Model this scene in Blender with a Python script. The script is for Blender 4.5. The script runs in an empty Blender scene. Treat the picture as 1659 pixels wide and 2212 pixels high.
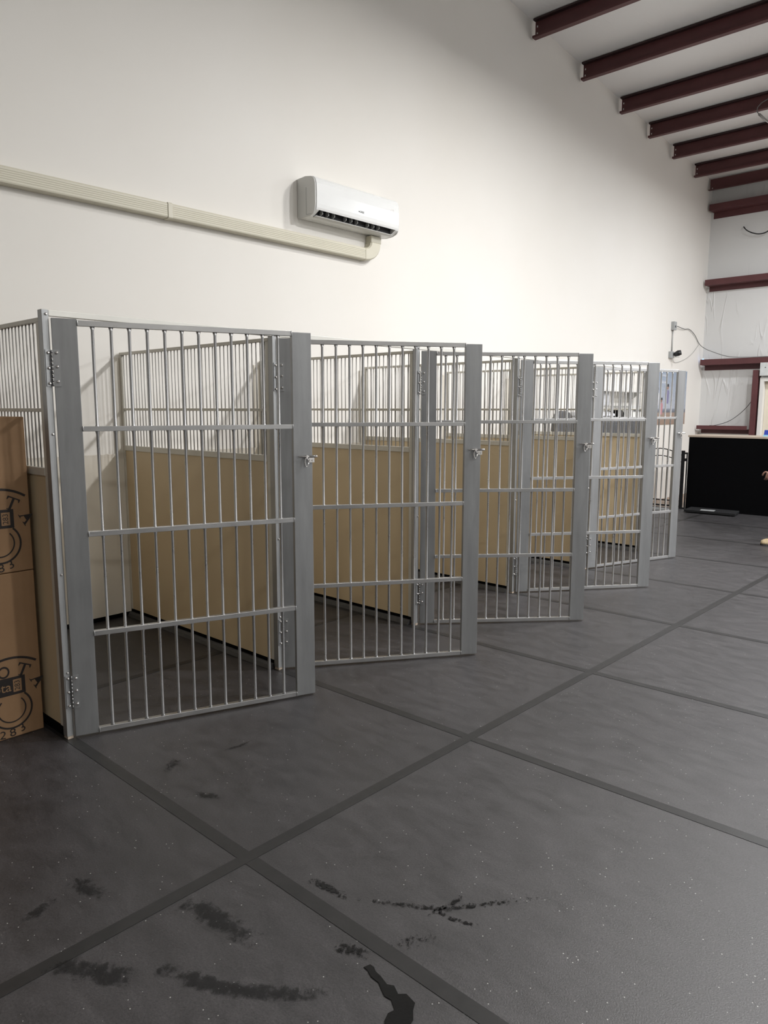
import bpy, bmesh, math, random
from mathutils import Vector, Matrix
random.seed(7)
S = bpy.context.scene
C = S.collection
PI = math.pi

# ------------------------------------------------------------------ camera
cd = bpy.data.cameras.new('camera')
cam = bpy.data.objects.new('camera', cd)
C.objects.link(cam)
cd.sensor_fit = 'HORIZONTAL'
cd.sensor_width = 36.0
cd.lens = 36.0 * 1595.5 / 1659.0
cd.clip_end = 100
yaw, pit, rol = -0.744913, -0.139568, 0.00096
d = Vector((math.sin(yaw) * math.cos(pit), math.cos(yaw) * math.cos(pit), math.sin(pit)))
r = Vector((math.cos(yaw), -math.sin(yaw), 0))
u = r.cross(d)
r2 = math.cos(rol) * r + math.sin(rol) * u
u2 = -math.sin(rol) * r + math.cos(rol) * u
M = Matrix((r2, u2, -d)).transposed().to_4x4()
M.translation = Vector((4.71857, -1.34109, 1.43762))
cam.matrix_world = M
S.camera = cam

# ------------------------------------------------------------------ world, exposure
w = bpy.data.worlds.new('world')
S.world = w
w.use_nodes = True
w.node_tree.nodes['Background'].inputs[0].default_value = (0.8, 0.85, 1, 1)
w.node_tree.nodes['Background'].inputs[1].default_value = 0.05
S.view_settings.view_transform = 'Standard'
S.view_settings.look = 'None'
S.view_settings.gamma = 1
S.view_settings.exposure = 0.7
S.view_settings.use_curve_mapping = False

# the hall's high bay lamps, then the added fill lamps: x, y, z, watts, colour
LAMPS = [(3.15, 4.8, 4.9, 74, (1.0, 0.975, 0.94)),
         (4.4, 1.6, 5.0, 22, (1.0, 0.97, 0.92)),
         (2.6, 9.35, 4.72, 36, (0.95, 0.97, 1.0)),
         (5.4, 9.3, 4.75, 135, (0.95, 0.97, 1.0)),
         (5.4, 4.7, 4.95, 180, (0.98, 0.98, 1.0)),
         (9.8, 9.3, 4.75, 150, (0.96, 0.98, 1.0)),  # right row from here: unseen lamps added as fill to even the light
         (9.8, 4.7, 4.95, 200, (0.98, 0.98, 0.98)),
         (9.8, -1.0, 5.4, 75, (1.0, 0.96, 0.9)),
         (6.0, -3.5, 5.6, 34, (1.0, 0.96, 0.9))]  # unseen fill added behind the camera to brighten gate and divider faces


def ceil_z(y):
    return 5.655 - 0.0837 * (y - 5.695)


# ------------------------------------------------------------------ material helpers
def nm(name):
    m = bpy.data.materials.new(name)
    m.use_nodes = True
    nt = m.node_tree
    return m, nt, nt.nodes['Principled BSDF']


def noise(nt, scale, detail=4, rough=0.55, vec=None, dist=0.0):
    n = nt.nodes.new('ShaderNodeTexNoise')
    n.inputs['Scale'].default_value = scale
    n.inputs['Detail'].default_value = detail
    n.inputs['Roughness'].default_value = rough
    n.inputs['Distortion'].default_value = dist
    if vec:
        nt.links.new(vec, n.inputs['Vector'])
    return n


def coords(nt, scale=(1, 1, 1), rot=(0, 0, 0)):
    t = nt.nodes.new('ShaderNodeNewGeometry')
    mp = nt.nodes.new('ShaderNodeMapping')
    mp.inputs['Scale'].default_value = scale
    mp.inputs['Rotation'].default_value = rot
    nt.links.new(t.outputs['Position'], mp.inputs['Vector'])
    return mp.outputs['Vector']


def ocoords(nt, scale=(1, 1, 1)):
    t = nt.nodes.new('ShaderNodeTexCoord')
    mp = nt.nodes.new('ShaderNodeMapping')
    mp.inputs['Scale'].default_value = scale
    nt.links.new(t.outputs['Object'], mp.inputs['Vector'])
    return mp.outputs['Vector']


def ramp(nt, fac, stops):
    n = nt.nodes.new('ShaderNodeValToRGB')
    e = n.color_ramp.elements
    while len(e) < len(stops):
        e.new(0.5)
    for i, (p, c) in enumerate(stops):
        e[i].position = p
        e[i].color = (c[0], c[1], c[2], 1) if len(c) == 3 else c
    nt.links.new(fac, n.inputs['Fac'])
    return n.outputs['Color']


def bump(nt, h, strength, dist, bsdf, normal=None):
    b = nt.nodes.new('ShaderNodeBump')
    b.inputs['Strength'].default_value = strength
    b.inputs['Distance'].default_value = dist
    nt.links.new(h, b.inputs['Height'])
    if normal:
        nt.links.new(normal, b.inputs['Normal'])
    nt.links.new(b.outputs['Normal'], bsdf.inputs['Normal'])
    return b.outputs['Normal']


def plain(name, col, rough=0.5, metal=0.0, var=0.06, scale=14, bmp=0.0, bscale=60, stretch=(1, 1, 1), spec=0.5):
    m, nt, b = nm(name)
    v = ocoords(nt, stretch)
    n = noise(nt, scale, 4, 0.6, v)
    lo = [c * (1 - var) for c in col]
    hi = [min(1, c * (1 + var)) for c in col]
    nt.links.new(ramp(nt, n.outputs['Fac'], [(0.3, lo), (0.7, hi)]), b.inputs['Base Color'])
    b.inputs['Roughness'].default_value = rough
    b.inputs['Metallic'].default_value = metal
    b.inputs['Specular IOR Level'].default_value = spec
    if bmp:
        n2 = noise(nt, bscale, 3, 0.6, v)
        bump(nt, n2.outputs['Fac'], bmp, 0.002, b)
    return m


# aluminium with soft handling marks
def alum(name, col, rough, metal, stretch=(6, 6, 0.8)):
    m, nt, b = nm(name)
    v = ocoords(nt, stretch)
    n = noise(nt, 3.0, 5, 0.6, v)
    nt.links.new(ramp(nt, n.outputs['Fac'], [(0.3, [c * 0.88 for c in col]), (0.7, [min(1, c * 1.1) for c in col])]), b.inputs['Base Color'])
    n2 = noise(nt, 9.0, 5, 0.65, v)
    mr = nt.nodes.new('ShaderNodeMapRange')
    mr.inputs['From Min'].default_value = 0.3
    mr.inputs['From Max'].default_value = 0.7
    mr.inputs['To Min'].default_value = rough - 0.06
    mr.inputs['To Max'].default_value = rough + 0.1
    nt.links.new(n2.outputs['Fac'], mr.inputs['Value'])
    nt.links.new(mr.outputs['Result'], b.inputs['Roughness'])
    b.inputs['Metallic'].default_value = metal
    return m


ALU_PLATE = alum('aluminium plate', (0.29, 0.295, 0.298), 0.42, 0.7)
ALU_ROD = alum('aluminium rod', (0.5, 0.5, 0.5), 0.3, 0.9, (3, 3, 1))
ALU_RAIL = alum('aluminium rail', (0.5, 0.5, 0.5), 0.32, 0.9, (1.5, 4, 4))
ALU_POST = alum('aluminium post', (0.34, 0.345, 0.345), 0.42, 0.7)
HINGE = alum('zinc hinge', (0.34, 0.345, 0.35), 0.4, 0.8)
STEEL = plain('bright zinc bolt', (0.82, 0.8, 0.78), 0.18, 1.0, 0.05)
CREAM = plain('cream aluminium', (0.56, 0.54, 0.48), 0.45, 0.15, 0.05, 6)
HEADER = plain('pale header', (0.66, 0.65, 0.6), 0.4, 0.1, 0.04, 6)
BARW = plain('divider bar grey', (0.42, 0.41, 0.385), 0.4, 0.2, 0.05, 6)
TAN = plain('tan panel', (0.56, 0.45, 0.29), 0.5, 0.0, 0.035, 1.3, 0.05, 90)
BACKP = plain('off white plastic panel', (0.7, 0.66, 0.58), 0.45, 0.0, 0.02, 3)
BLACK = plain('matt black', (0.0015, 0.0015, 0.002), 0.85, 0.0, 0.3, 20, spec=0.08)
BLACKM = plain('black enamel', (0.008, 0.008, 0.009), 0.4, 0.0, 0.2, 20)
CURB = plain('dark grey curb', (0.05, 0.05, 0.05), 0.6, 0.0, 0.15, 12)
RED = plain('oxide red primer', (0.094, 0.028, 0.03), 0.5, 0.0, 0.12, 5)
DUCTM = plain('cream line cover', (0.62, 0.59, 0.48), 0.45, 0.0, 0.02, 5)
ACW = plain('glossy white plastic', (0.8, 0.81, 0.8), 0.22, 0.0, 0.01, 5)
ACG = plain('satin grey white plastic', (0.62, 0.62, 0.6), 0.45, 0.0, 0.02, 5)
ACDARK = plain('dark louvre', (0.02, 0.02, 0.022), 0.5, 0.0, 0.1, 8)
WHITEP = plain('white paint', (0.72, 0.71, 0.68), 0.45, 0.0, 0.02, 4)
CREAMW = plain('cream paint', (0.72, 0.66, 0.54), 0.55, 0.0, 0.02, 4)
GREYP = plain('grey plastic', (0.35, 0.36, 0.36), 0.45, 0.0, 0.04, 6)
DGREY = plain('dark grey plastic', (0.075, 0.078, 0.085), 0.5, 0.0, 0.06, 6)
CLEAR = plain('pale translucent plastic', (0.62, 0.63, 0.66), 0.25, 0.0, 0.05, 9)
INK = plain('black ink', (0.012, 0.008, 0.007), 0.7, 0.0, 0.1, 10)
CABLEB = plain('black cable', (0.01, 0.01, 0.012), 0.5)
CABLEW = plain('white cable', (0.42, 0.42, 0.41), 0.5)
OAK = plain('pale laminate edge', (0.42, 0.35, 0.28), 0.5, 0.0, 0.08, 4, stretch=(0.3, 4, 4))
BLUE = plain('blue plastic', (0.02, 0.04, 0.3), 0.4)
LBLUE = plain('light blue plastic', (0.3, 0.6, 0.8), 0.4)
SCALE_TOP = plain('rubber scale top', (0.012, 0.012, 0.013), 0.7, 0, 0.1, 30, spec=0.25)
GALV = plain('galvanised plate', (0.6, 0.62, 0.62), 0.5, 0.1, 0.12, 10)


def mat_wall():
    m, nt, b = nm('painted drywall')
    v = coords(nt)
    n = noise(nt, 0.8, 3, 0.5, v)
    nt.links.new(ramp(nt, n.outputs['Fac'], [(0.3, (0.775, 0.75, 0.70)), (0.7, (0.80, 0.778, 0.735))]), b.inputs['Base Color'])
    b.inputs['Roughness'].default_value = 0.6
    n2 = noise(nt, 45, 3, 0.6, v)
    bump(nt, n2.outputs['Fac'], 0.05, 0.002, b)
    return m


def mat_vinyl(name, col, rot, strength=0.5):
    m, nt, b = nm(name)
    v = coords(nt, (3.2, 1, 0.55), rot)
    n = noise(nt, 1.6, 2, 0.4, v, 0.6)
    # sharp creases: ridge of the noise
    sub = nt.nodes.new('ShaderNodeMath'); sub.operation = 'SUBTRACT'; sub.inputs[1].default_value = 0.5
    nt.links.new(n.outputs['Fac'], sub.inputs[0])
    ab = nt.nodes.new('ShaderNodeMath'); ab.operation = 'ABSOLUTE'
    nt.links.new(sub.outputs[0], ab.inputs[0])
    rp = ramp(nt, ab.outputs[0], [(0.0, (1, 1, 1)), (0.035, (0, 0, 0))])
    n2 = noise(nt, 1.1, 3, 0.5, coords(nt))
    mul = nt.nodes.new('ShaderNodeMath'); mul.operation = 'MULTIPLY'
    nt.links.new(rp, mul.inputs[0])
    nt.links.new(ramp(nt, n2.outputs['Fac'], [(0.45, (0, 0, 0)), (0.65, (1, 1, 1))]), mul.inputs[1])
    add = nt.nodes.new('ShaderNodeMath'); add.operation = 'ADD'
    nt.links.new(mul.outputs[0], add.inputs[0])
    nt.links.new(n2.outputs['Fac'], add.inputs[1])
    bump(nt, add.outputs[0], strength, 0.02, b)
    b.inputs['Base Color'].default_value = (*col, 1)
    b.inputs['Roughness'].default_value = 0.38
    return m


def mat_floor():
    m, nt, b = nm('black rubber matting')
    v = coords(nt)
    big = noise(nt, 0.9, 5, 0.6, v)
    mid = noise(nt, 7, 6, 0.7, coords(nt, (1, 2.2, 1), (0, 0, 0.5)))
    fine = noise(nt, 220, 3, 0.7, v)
    c1 = ramp(nt, big.outputs['Fac'], [(0.3, (0.024, 0.0228, 0.0245)), (0.7, (0.038, 0.0362, 0.0388))])
    c2 = ramp(nt, mid.outputs['Fac'], [(0.3, (0.45, 0.45, 0.45)), (0.7, (1.4, 1.38, 1.36))])
    mx = nt.nodes.new('ShaderNodeMixRGB'); mx.blend_type = 'MULTIPLY'; mx.inputs[0].default_value = 0.75
    nt.links.new(c1, mx.inputs[1]); nt.links.new(c2, mx.inputs[2])
    # white flecks and dust
    vo = nt.nodes.new('ShaderNodeTexVoronoi'); vo.inputs['Scale'].default_value = 38
    nt.links.new(v, vo.inputs['Vector'])
    fl = ramp(nt, vo.outputs['Distance'], [(0.0, (1, 1, 1)), (0.055, (1, 1, 1)), (0.075, (0, 0, 0))])
    pk = noise(nt, 6, 2, 0.5, v)
    pkr = ramp(nt, pk.outputs['Fac'], [(0.42, (0, 0, 0)), (0.5, (1, 1, 1))])
    fm = nt.nodes.new('ShaderNodeMath'); fm.operation = 'MULTIPLY'
    nt.links.new(fl, fm.inputs[0]); nt.links.new(pkr, fm.inputs[1])
    gr = nt.nodes.new('ShaderNodeMixRGB'); gr.blend_type = 'MULTIPLY'; gr.inputs[0].default_value = 1.0
    grain = noise(nt, 150, 4, 0.8, v)
    nt.links.new(mx.outputs[0], gr.inputs[1])
    nt.links.new(ramp(nt, grain.outputs['Fac'], [(0.3, (0.45, 0.45, 0.45)), (0.7, (1.7, 1.68, 1.66))]), gr.inputs[2])
    mx = gr
    mx2 = nt.nodes.new('ShaderNodeMixRGB'); mx2.inputs[2].default_value = (0.42, 0.42, 0.4, 1)
    nt.links.new(fm.outputs[0], mx2.inputs[0]); nt.links.new(mx.outputs[0], mx2.inputs[1])
    nt.links.new(mx2.outputs[0], b.inputs['Base Color'])
    nt.links.new(ramp(nt, mid.outputs['Fac'], [(0.3, (0.38, 0.38, 0.38)), (0.7, (0.5, 0.5, 0.5))]), b.inputs['Roughness'])
    b.inputs['Specular IOR Level'].default_value = 0.75
    bump(nt, fine.outputs['Fac'], 0.45, 0.002, b)
    return m


def mat_tape():
    m, nt, b = nm('seam strip')
    v = coords(nt, (1, 1, 1))
    n = noise(nt, 18, 5, 0.7, v)
    nt.links.new(ramp(nt, n.outputs['Fac'], [(0.3, (0.012, 0.012, 0.012)), (0.75, (0.022, 0.021, 0.021))]), b.inputs['Base Color'])
    b.inputs['Roughness'].default_value = 0.42
    return m


def mat_card():
    m, nt, b = nm('cardboard')
    v = ocoords(nt, (1, 1, 1))
    n = noise(nt, 5, 4, 0.6, v)
    nt.links.new(ramp(nt, n.outputs['Fac'], [(0.3, (0.235, 0.137, 0.068)), (0.7, (0.28, 0.167, 0.085))]), b.inputs['Base Color'])
    b.inputs['Roughness'].default_value = 0.75
    wv = nt.nodes.new('ShaderNodeTexWave'); wv.bands_direction = 'Y'
    wv.inputs['Scale'].default_value = 9; wv.inputs['Distortion'].default_value = 1.5
    nt.links.new(v, wv.inputs['Vector'])
    bump(nt, wv.outputs['Fac'], 0.15, 0.004, b)
    return m


def mat_wood():
    m, nt, b = nm('plank floor')
    v = coords(nt, (1, 1, 1))
    br = nt.nodes.new('ShaderNodeTexBrick')
    br.inputs['Scale'].default_value = 3
    br.inputs['Color1'].default_value = (0.34, 0.24, 0.17, 1)
    br.inputs['Color2'].default_value = (0.28, 0.19, 0.13, 1)
    br.inputs['Mortar'].default_value = (0.1, 0.07, 0.05, 1)
    br.inputs['Mortar Size'].default_value = 0.01
    br.inputs['Brick Width'].default_value = 3
    br.inputs['Row Height'].default_value = 0.4
    nt.links.new(v, br.inputs['Vector'])
    nt.links.new(br.outputs['Color'], b.inputs['Base Color'])
    b.inputs['Roughness'].default_value = 0.4
    return m


def mat_wet():
    # water film: broken up by noise, fading out where the 'fade' value falls
    m, nt, b = nm('wet film')
    at = nt.nodes.new('ShaderNodeAttribute'); at.attribute_name = 'fade'
    v = coords(nt)
    n = noise(nt, 70, 8, 0.8, v, 0.4)
    add = nt.nodes.new('ShaderNodeMath'); add.operation = 'ADD'
    mrn = nt.nodes.new('ShaderNodeMapRange'); mrn.inputs['From Min'].default_value = 0.3; mrn.inputs['From Max'].default_value = 0.7
    nt.links.new(n.outputs['Fac'], mrn.inputs['Value'])
    nt.links.new(at.outputs['Fac'], add.inputs[0]); nt.links.new(mrn.outputs['Result'], add.inputs[1])
    f = ramp(nt, add.outputs[0], [(0.93, (0, 0, 0)), (0.99, (1, 1, 1))])
    b.inputs['Base Color'].default_value = (0.008, 0.008, 0.008, 1)
    b.inputs['Roughness'].default_value = 0.1
    b.inputs['Specular IOR Level'].default_value = 0.2
    nt.links.new(f, b.inputs['Alpha'])
    bump(nt, n.outputs['Fac'], 0.2, 0.002, b)
    return m


def mat_smudge():
    m, nt, b = nm('damp smear')
    at = nt.nodes.new('ShaderNodeAttribute'); at.attribute_name = 'fade'
    v = coords(nt)
    n = noise(nt, 26, 9, 0.85, v, 0.3)
    add = nt.nodes.new('ShaderNodeMath'); add.operation = 'ADD'
    mrn = nt.nodes.new('ShaderNodeMapRange'); mrn.inputs['From Min'].default_value = 0.3; mrn.inputs['From Max'].default_value = 0.7
    nt.links.new(n.outputs['Fac'], mrn.inputs['Value'])
    nt.links.new(at.outputs['Fac'], add.inputs[0]); nt.links.new(mrn.outputs['Result'], add.inputs[1])
    f = ramp(nt, add.outputs[0], [(0.8, (0, 0, 0)), (1.15, (0.6, 0.6, 0.6))])
    b.inputs['Base Color'].default_value = (0.012, 0.012, 0.012, 1)
    b.inputs['Roughness'].default_value = 0.5
    b.inputs['Specular IOR Level'].default_value = 0.3
    nt.links.new(f, b.inputs['Alpha'])
    return m


WALL = mat_wall()
VINYL = mat_vinyl('white insulation vinyl', (0.66, 0.66, 0.65), (0, 0.25, 0))
VINYLC = mat_vinyl('white roof insulation vinyl', (0.84, 0.84, 0.84), (0.3, 0, 0.2), 0.12)
FLOOR = mat_floor()
TAPE = mat_tape()
CARD = mat_card()
WOOD = mat_wood()
WET = mat_wet()
SMUDGE = mat_smudge()


# ------------------------------------------------------------------ mesh helpers
def box(bm, x0, x1, y0, y1, z0, z1, mi=0):
    vs = [bm.verts.new(p) for p in ((x0, y0, z0), (x1, y0, z0), (x1, y1, z0), (x0, y1, z0), (x0, y0, z1), (x1, y0, z1), (x1, y1, z1), (x0, y1, z1))]
    for f in ((0, 3, 2, 1), (4, 5, 6, 7), (0, 1, 5, 4), (1, 2, 6, 5), (2, 3, 7, 6), (3, 0, 4, 7)):
        bm.faces.new([vs[i] for i in f]).material_index = mi


def prism(bm, poly, axis, a, b, mi=0):
    """poly of 2D points extruded along axis from a to b. axis x -> (y,z), y -> (x,z), z -> (x,y)"""
    def P(p, t):
        return {'x': (t, p[0], p[1]), 'y': (p[0], t, p[1]), 'z': (p[0], p[1], t)}[axis]
    A = [bm.verts.new(P(p, a)) for p in poly]
    B = [bm.verts.new(P(p, b)) for p in poly]
    n = len(poly)
    fs = [bm.faces.new(A), bm.faces.new(B[::-1])]
    for i in range(n):
        fs.append(bm.faces.new((A[i], B[i], B[(i + 1) % n], A[(i + 1) % n])))
    for f in fs:
        f.material_index = mi


def tube(bm, pts, rad, n=8, mi=0, cap=True):
    pts = [Vector(p) for p in pts]
    rs = rad if isinstance(rad, (list, tuple)) else [rad] * len(pts)
    rings = []
    prev = None
    for i, p in enumerate(pts):
        t = (pts[min(i + 1, len(pts) - 1)] - pts[max(i - 1, 0)]).normalized()
        if prev is None:
            a = Vector((0, 0, 1)) if abs(t.z) < 0.9 else Vector((1, 0, 0))
            e1 = t.cross(a).normalized()
        else:
            e1 = (prev - t * prev.dot(t)).normalized()
        prev = e1
        e2 = t.cross(e1)
        rings.append([bm.verts.new(p + (math.cos(2 * PI * k / n) * e1 + math.sin(2 * PI * k / n) * e2) * rs[i]) for k in range(n)])
    for i in range(len(rings) - 1):
        for k in range(n):
            f = bm.faces.new((rings[i][k], rings[i + 1][k], rings[i + 1][(k + 1) % n], rings[i][(k + 1) % n]))
            f.material_index = mi
            f.smooth = True
    if cap:
        bm.faces.new(rings[0]).material_index = mi
        bm.faces.new(rings[-1][::-1]).material_index = mi


def obj(name, bm, mats, parent=None, bevel=0.0, seg=2, smooth=False, loc=None):
    bmesh.ops.recalc_face_normals(bm, faces=bm.faces)
    me = bpy.data.meshes.new(name)
    bm.to_mesh(me)
    bm.free()
    if not isinstance(mats, (list, tuple)):
        mats = [mats]
    for m in mats:
        me.materials.append(m)
    if smooth:
        me.polygons.foreach_set('use_smooth', [True] * len(me.polygons))
    o = bpy.data.objects.new(name, me)
    C.objects.link(o)
    if parent:
        o.parent = parent
    if loc:
        o.location = loc
    if bevel:
        bv = o.modifiers.new('bevel', 'BEVEL')
        bv.width = bevel
        bv.segments = seg
        bv.limit_method = 'ANGLE'
    return o


def B(): return bmesh.new()


def boxo(name, dims, m, parent=None, bevel=0.0, smooth=False):
    b = B()
    box(b, *dims)
    return obj(name, b, m, parent, bevel)


def empty(name, loc=(0, 0, 0), rz=0.0):
    o = bpy.data.objects.new(name, None)
    o.empty_display_size = 0.1
    C.objects.link(o)
    o.location = loc
    o.rotation_euler = (0, 0, rz)
    return o


def tag(o, label, cat, group=None, kind=None):
    o['label'] = label
    o['category'] = cat
    if group:
        o['group'] = group
    if kind:
        o['kind'] = kind
    return o


def struct(o):
    o['kind'] = 'structure'
    return o


def copy_tree(o, parent=None):
    c = o.copy()
    C.objects.link(c)
    if parent:
        c.parent = parent
    for ch in list(o.children):
        copy_tree(ch, c)
    return c


# ------------------------------------------------------------------ the hall
XR, YB, YF = 12.0, -7.0, 11.8
b = B(); box(b, -0.15, XR, YB, 9.42, -0.1, 0.0)
fl = struct(obj('floor', b, FLOOR))
b = B(); box(b, -0.15, XR, 9.42, YF + 0.15, -0.1, 0.0)
struct(obj('floor', b, WOOD))
b = B(); prism(b, [(YB, -0.1), (YF + 0.1, -0.1), (YF + 0.1, ceil_z(YF + 0.1) + 0.05), (YB, ceil_z(YB) + 0.05)], 'x', -0.15, 0.0)
struct(obj('wall_left', b, WALL))
b = B(); box(b, 0, XR, YF, YF + 0.15, 0, ceil_z(YF) + 0.05)
struct(obj('wall_far', b, VINYL))
b = B(); prism(b, [(YB, -0.1), (YF + 0.1, -0.1), (YF + 0.1, ceil_z(YF + 0.1) + 0.05), (YB, ceil_z(YB) + 0.05)], 'x', XR, XR + 0.15)
struct(obj('wall_right', b, VINYL))
b = B(); box(b, 0, XR, YB - 0.15, YB, 0, ceil_z(YB) + 0.05)
struct(obj('wall_back', b, plain('grey back wall', (0.4, 0.4, 0.4), 0.6)))
b = B(); prism(b, [(YB, ceil_z(YB)), (YF + 0.1, ceil_z(YF + 0.1)), (YF + 0.1, ceil_z(YF + 0.1) + 0.1), (YB, ceil_z(YB) + 0.1)], 'x', 0.0, XR)
struct(obj('ceiling', b, VINYLC))
# dark strip where the wall meets the matting, above the floor behind the pens
boxo('baseboard_left', (0.0, 0.006, -0.9, 9.4, 0.0, 0.028), BLACK)['kind'] = 'structure'

# mat seams: (x0,y0)-(x1,y1), width
SEAMS = [((2.888, -3.5), (2.93, 9.38), 0.046), ((1.14, -1.0), (1.12, 9.38), 0.04), ((4.74, -3.0), (4.74, 9.38), 0.044),
         ((0.02, -0.012), (9, -0.03), 0.048), ((0.02, 1.135), (9, 1.29), 0.046), ((0.02, 2.26), (9, 2.40), 0.044),
         ((0.02, 3.50), (9, 3.55), 0.044), ((0.02, 4.70), (9, 4.75), 0.044), ((0.02, 5.80), (9, 6.1), 0.04),
         ((0.02, 7.08), (9, 7.0), 0.04), ((0.02, 8.25), (9, 8.5), 0.04)]
for i, ((xa, ya), (xb, yb), wd) in enumerate(SEAMS):
    v = Vector((xb - xa, yb - ya)).normalized()
    n = Vector((-v.y, v.x)) * wd / 2
    z1 = 0.0012 + 0.0004 * (i < 3)
    b = B()
    prism(b, [(xa - n.x, ya - n.y), (xb - n.x, yb - n.y), (xb + n.x, yb + n.y), (xa + n.x, ya + n.y)], 'z', 0.0002, z1)
    struct(obj('trim_%d' % (i + 1), b, TAPE))

# roof purlins
PUR = [(6.162, 'nearest the camera'), (7.255, 'second from the near end'), (8.30, 'third from the near end'), (9.189, 'fourth from the near end'),
       (10.049, 'fifth from the near end'), (10.923, 'the one next to the eave beam')]
for yp, lab in PUR:
    zt = ceil_z(yp) - 0.004
    zb = zt - 0.2
    t = empty('roof_purlin', (0, yp, zt))
    b = B()
    box(b, 0.035, XR - 0.02, 0, 0.006, -0.2, 0)
    obj('web', b, RED, t)
    b = B()
    box(b, 0.035, XR - 0.02, -0.06, -0.0002, -0.2, -0.194)
    box(b, 0.035, XR - 0.02, -0.06, -0.055, -0.194, -0.176)
    obj('bottom_flange', b, RED, t)
    b = B()
    box(b, 0.035, XR - 0.02, -0.05, -0.0002, -0.018, 0)
    obj('top_flange', b, plain('dark flange', (0.03, 0.012, 0.013), 0.6), t)
    for zz in (-0.07, -0.14):
        b = B()
        box(b, 0.055, 0.067, -0.004, -0.0003, zz - 0.009, zz + 0.009)
        obj('bolt', b, WHITEP, t)
    tag(t, 'dark red roof purlin under the ceiling, ' + lab, 'beam', 'roof purlins under the white ceiling')


# wall girts on the far wall, Z section: near flange up, web flat, far flange down
def girt(z0, h_near, h_far, lab, x0=0.03, x1=11.9, depth=0.19, name='wall_girt'):
    t = empty(name, (0, YF, z0))
    b = B(); box(b, x0, x1, -depth, -depth + 0.006, 0, h_near)
    obj('front_flange', b, RED, t, 0.002)
    b = B(); box(b, x0 + 0.01, x1, -depth + 0.0062, -0.003, 0, 0.006)
    obj('web', b, RED, t)
    b = B(); box(b, x0 + 0.02, x1, -0.012, -0.004, -h_far, -0.0002)
    obj('rear_flange', b, RED, t)
    tag(t, lab, 'beam', 'steel girts on the far wall')
    return t


t = empty('eave_beam', (0, 11.6, ceil_z(11.6) - 0.004))
b = B(); box(b, 0.03, 11.9, 0, 0.008, -0.19, -0.02)
obj('web', b, RED, t)
b = B(); box(b, 0.02, 11.9, -0.06, -0.0003, -0.198, -0.19)
obj('bottom_flange', b, RED, t)
b = B(); box(b, 0.06, 0.075, -0.004, -0.0003, -0.17, -0.155)
obj('bolt', b, WHITEP, t)
tag(t, 'dark red eave beam where the ceiling meets the far wall', 'beam')
girt(4.65, 0.10, 0.10, 'dark red steel girt high on the far wall, topmost below the eave beam')
girt(3.46, 0.095, 0.08, 'dark red steel girt midway up the far wall, above the long cable')
girt(2.16, 0.095, 0.08, 'dark red steel girt at door-head height, carrying the drooping cable')
girt(1.09, 0.065, 0.07, 'short dark red steel girt just above the black counter', 0.03, 0.84)

# red door post and door
t = empty('door_post', (0.875, YF - 0.19, 0))
boxo('web', (0, 0.085, 0, 0.008, 0, 2.055), RED, t, 0.002)
boxo('side_flange', (0.077, 0.085, 0.0082, 0.16, 0, 2.05), RED, t)
tag(t, 'upright dark red steel post left of the cream door', 'post')
t = empty('junction_plate', (0.985, YF - 0.215, 1.958))
boxo('plate', (0, 0.5, 0, 0.02, 0, 0.208), GALV, t, 0.003)
b = B(); tube(b, [(0.08, -0.004, 0.13), (0.08, -0.0002, 0.13)], 0.008)
obj('screw', b, BLACKM, t)
tag(t, 'pale grey galvanised header plate above the cream door', 'plate')
t = empty('door_1', (0.985, YF - 0.17, 0))
t['kind'] = 'structure'
b = B()
box(b, 0, 0.06, 0, 0.16, 0, 1.93)
box(b, 1.0, 1.06, 0, 0.16, 0, 1.93)
box(b, 0.0601, 0.9999, 0, 0.16, 1.87, 1.93)
obj('door_frame', b, WHITEP, t, 0.003)
boxo('door_leaf', (0.062, 0.998, 0.1, 0.145, 0.01, 1.868), CREAMW, t, 0.002)
b = B(); tube(b, [(0.93, 0.0999, 1.0), (0.93, 0.05, 1.0), (0.93, 0.045, 1.0)], [0.02, 0.02, 0.028], 12)
obj('door_knob', b, STEEL, t)


def cable(name, pts, rad, m, label):
    # smooth polyline
    P = [Vector(p) for p in pts]
    out = []
    for i in range(len(P) - 1):
        p0, p1, p2, p3 = P[max(i - 1, 0)], P[i], P[i + 1], P[min(i + 2, len(P) - 1)]
        for k in range(6):
            s = k / 6
            out.append(0.5 * ((2 * p1) + (-p0 + p2) * s + (2 * p0 - 5 * p1 + 4 * p2 - p3) * s * s + (-p0 + 3 * p1 - 3 * p2 + p3) * s ** 3))
    out.append(P[-1])
    b = B(); tube(b, out, rad, 6)
    return tag(obj(name, b, m), label, 'cable')


cable('cable', [(0.05, 10.50, 2.715), (0.025, 10.85, 2.70), (0.02, 11.08, 2.713), (0.02, 11.33, 2.64), (0.02, 11.57, 2.505), (0.115, 11.6, 2.425), (0.245, 11.6, 2.367), (0.40, 11.6, 2.309), (0.55, 11.6, 2.275), (0.80, 11.605, 2.262), (1.5, 11.605, 2.262)], 0.0055, plain('grey cable', (0.12, 0.12, 0.12), 0.5), 'grey cable drooping from the wall box round the corner to the girt')
cable('cable', [(0.03, 10.43, 2.215), (0.012, 10.55, 2.165), (0.012, 10.74, 2.18), (0.012, 11.05, 2.25), (0.012, 11.31, 2.35), (0.012, 11.56, 2.50)], 0.0035, CABLEW, 'thin white cable sagging from the small camera towards the corner')
cable('cable', [(0.25, 11.6, 1.155), (0.335, 11.65, 1.16), (0.52, 11.68, 1.224), (0.67, 11.68, 1.329), (0.81, 11.66, 1.469), (0.90, 11.64, 1.60)], 0.005, CABLEB, 'black cable curving from the low girt up to the red door post')
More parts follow.
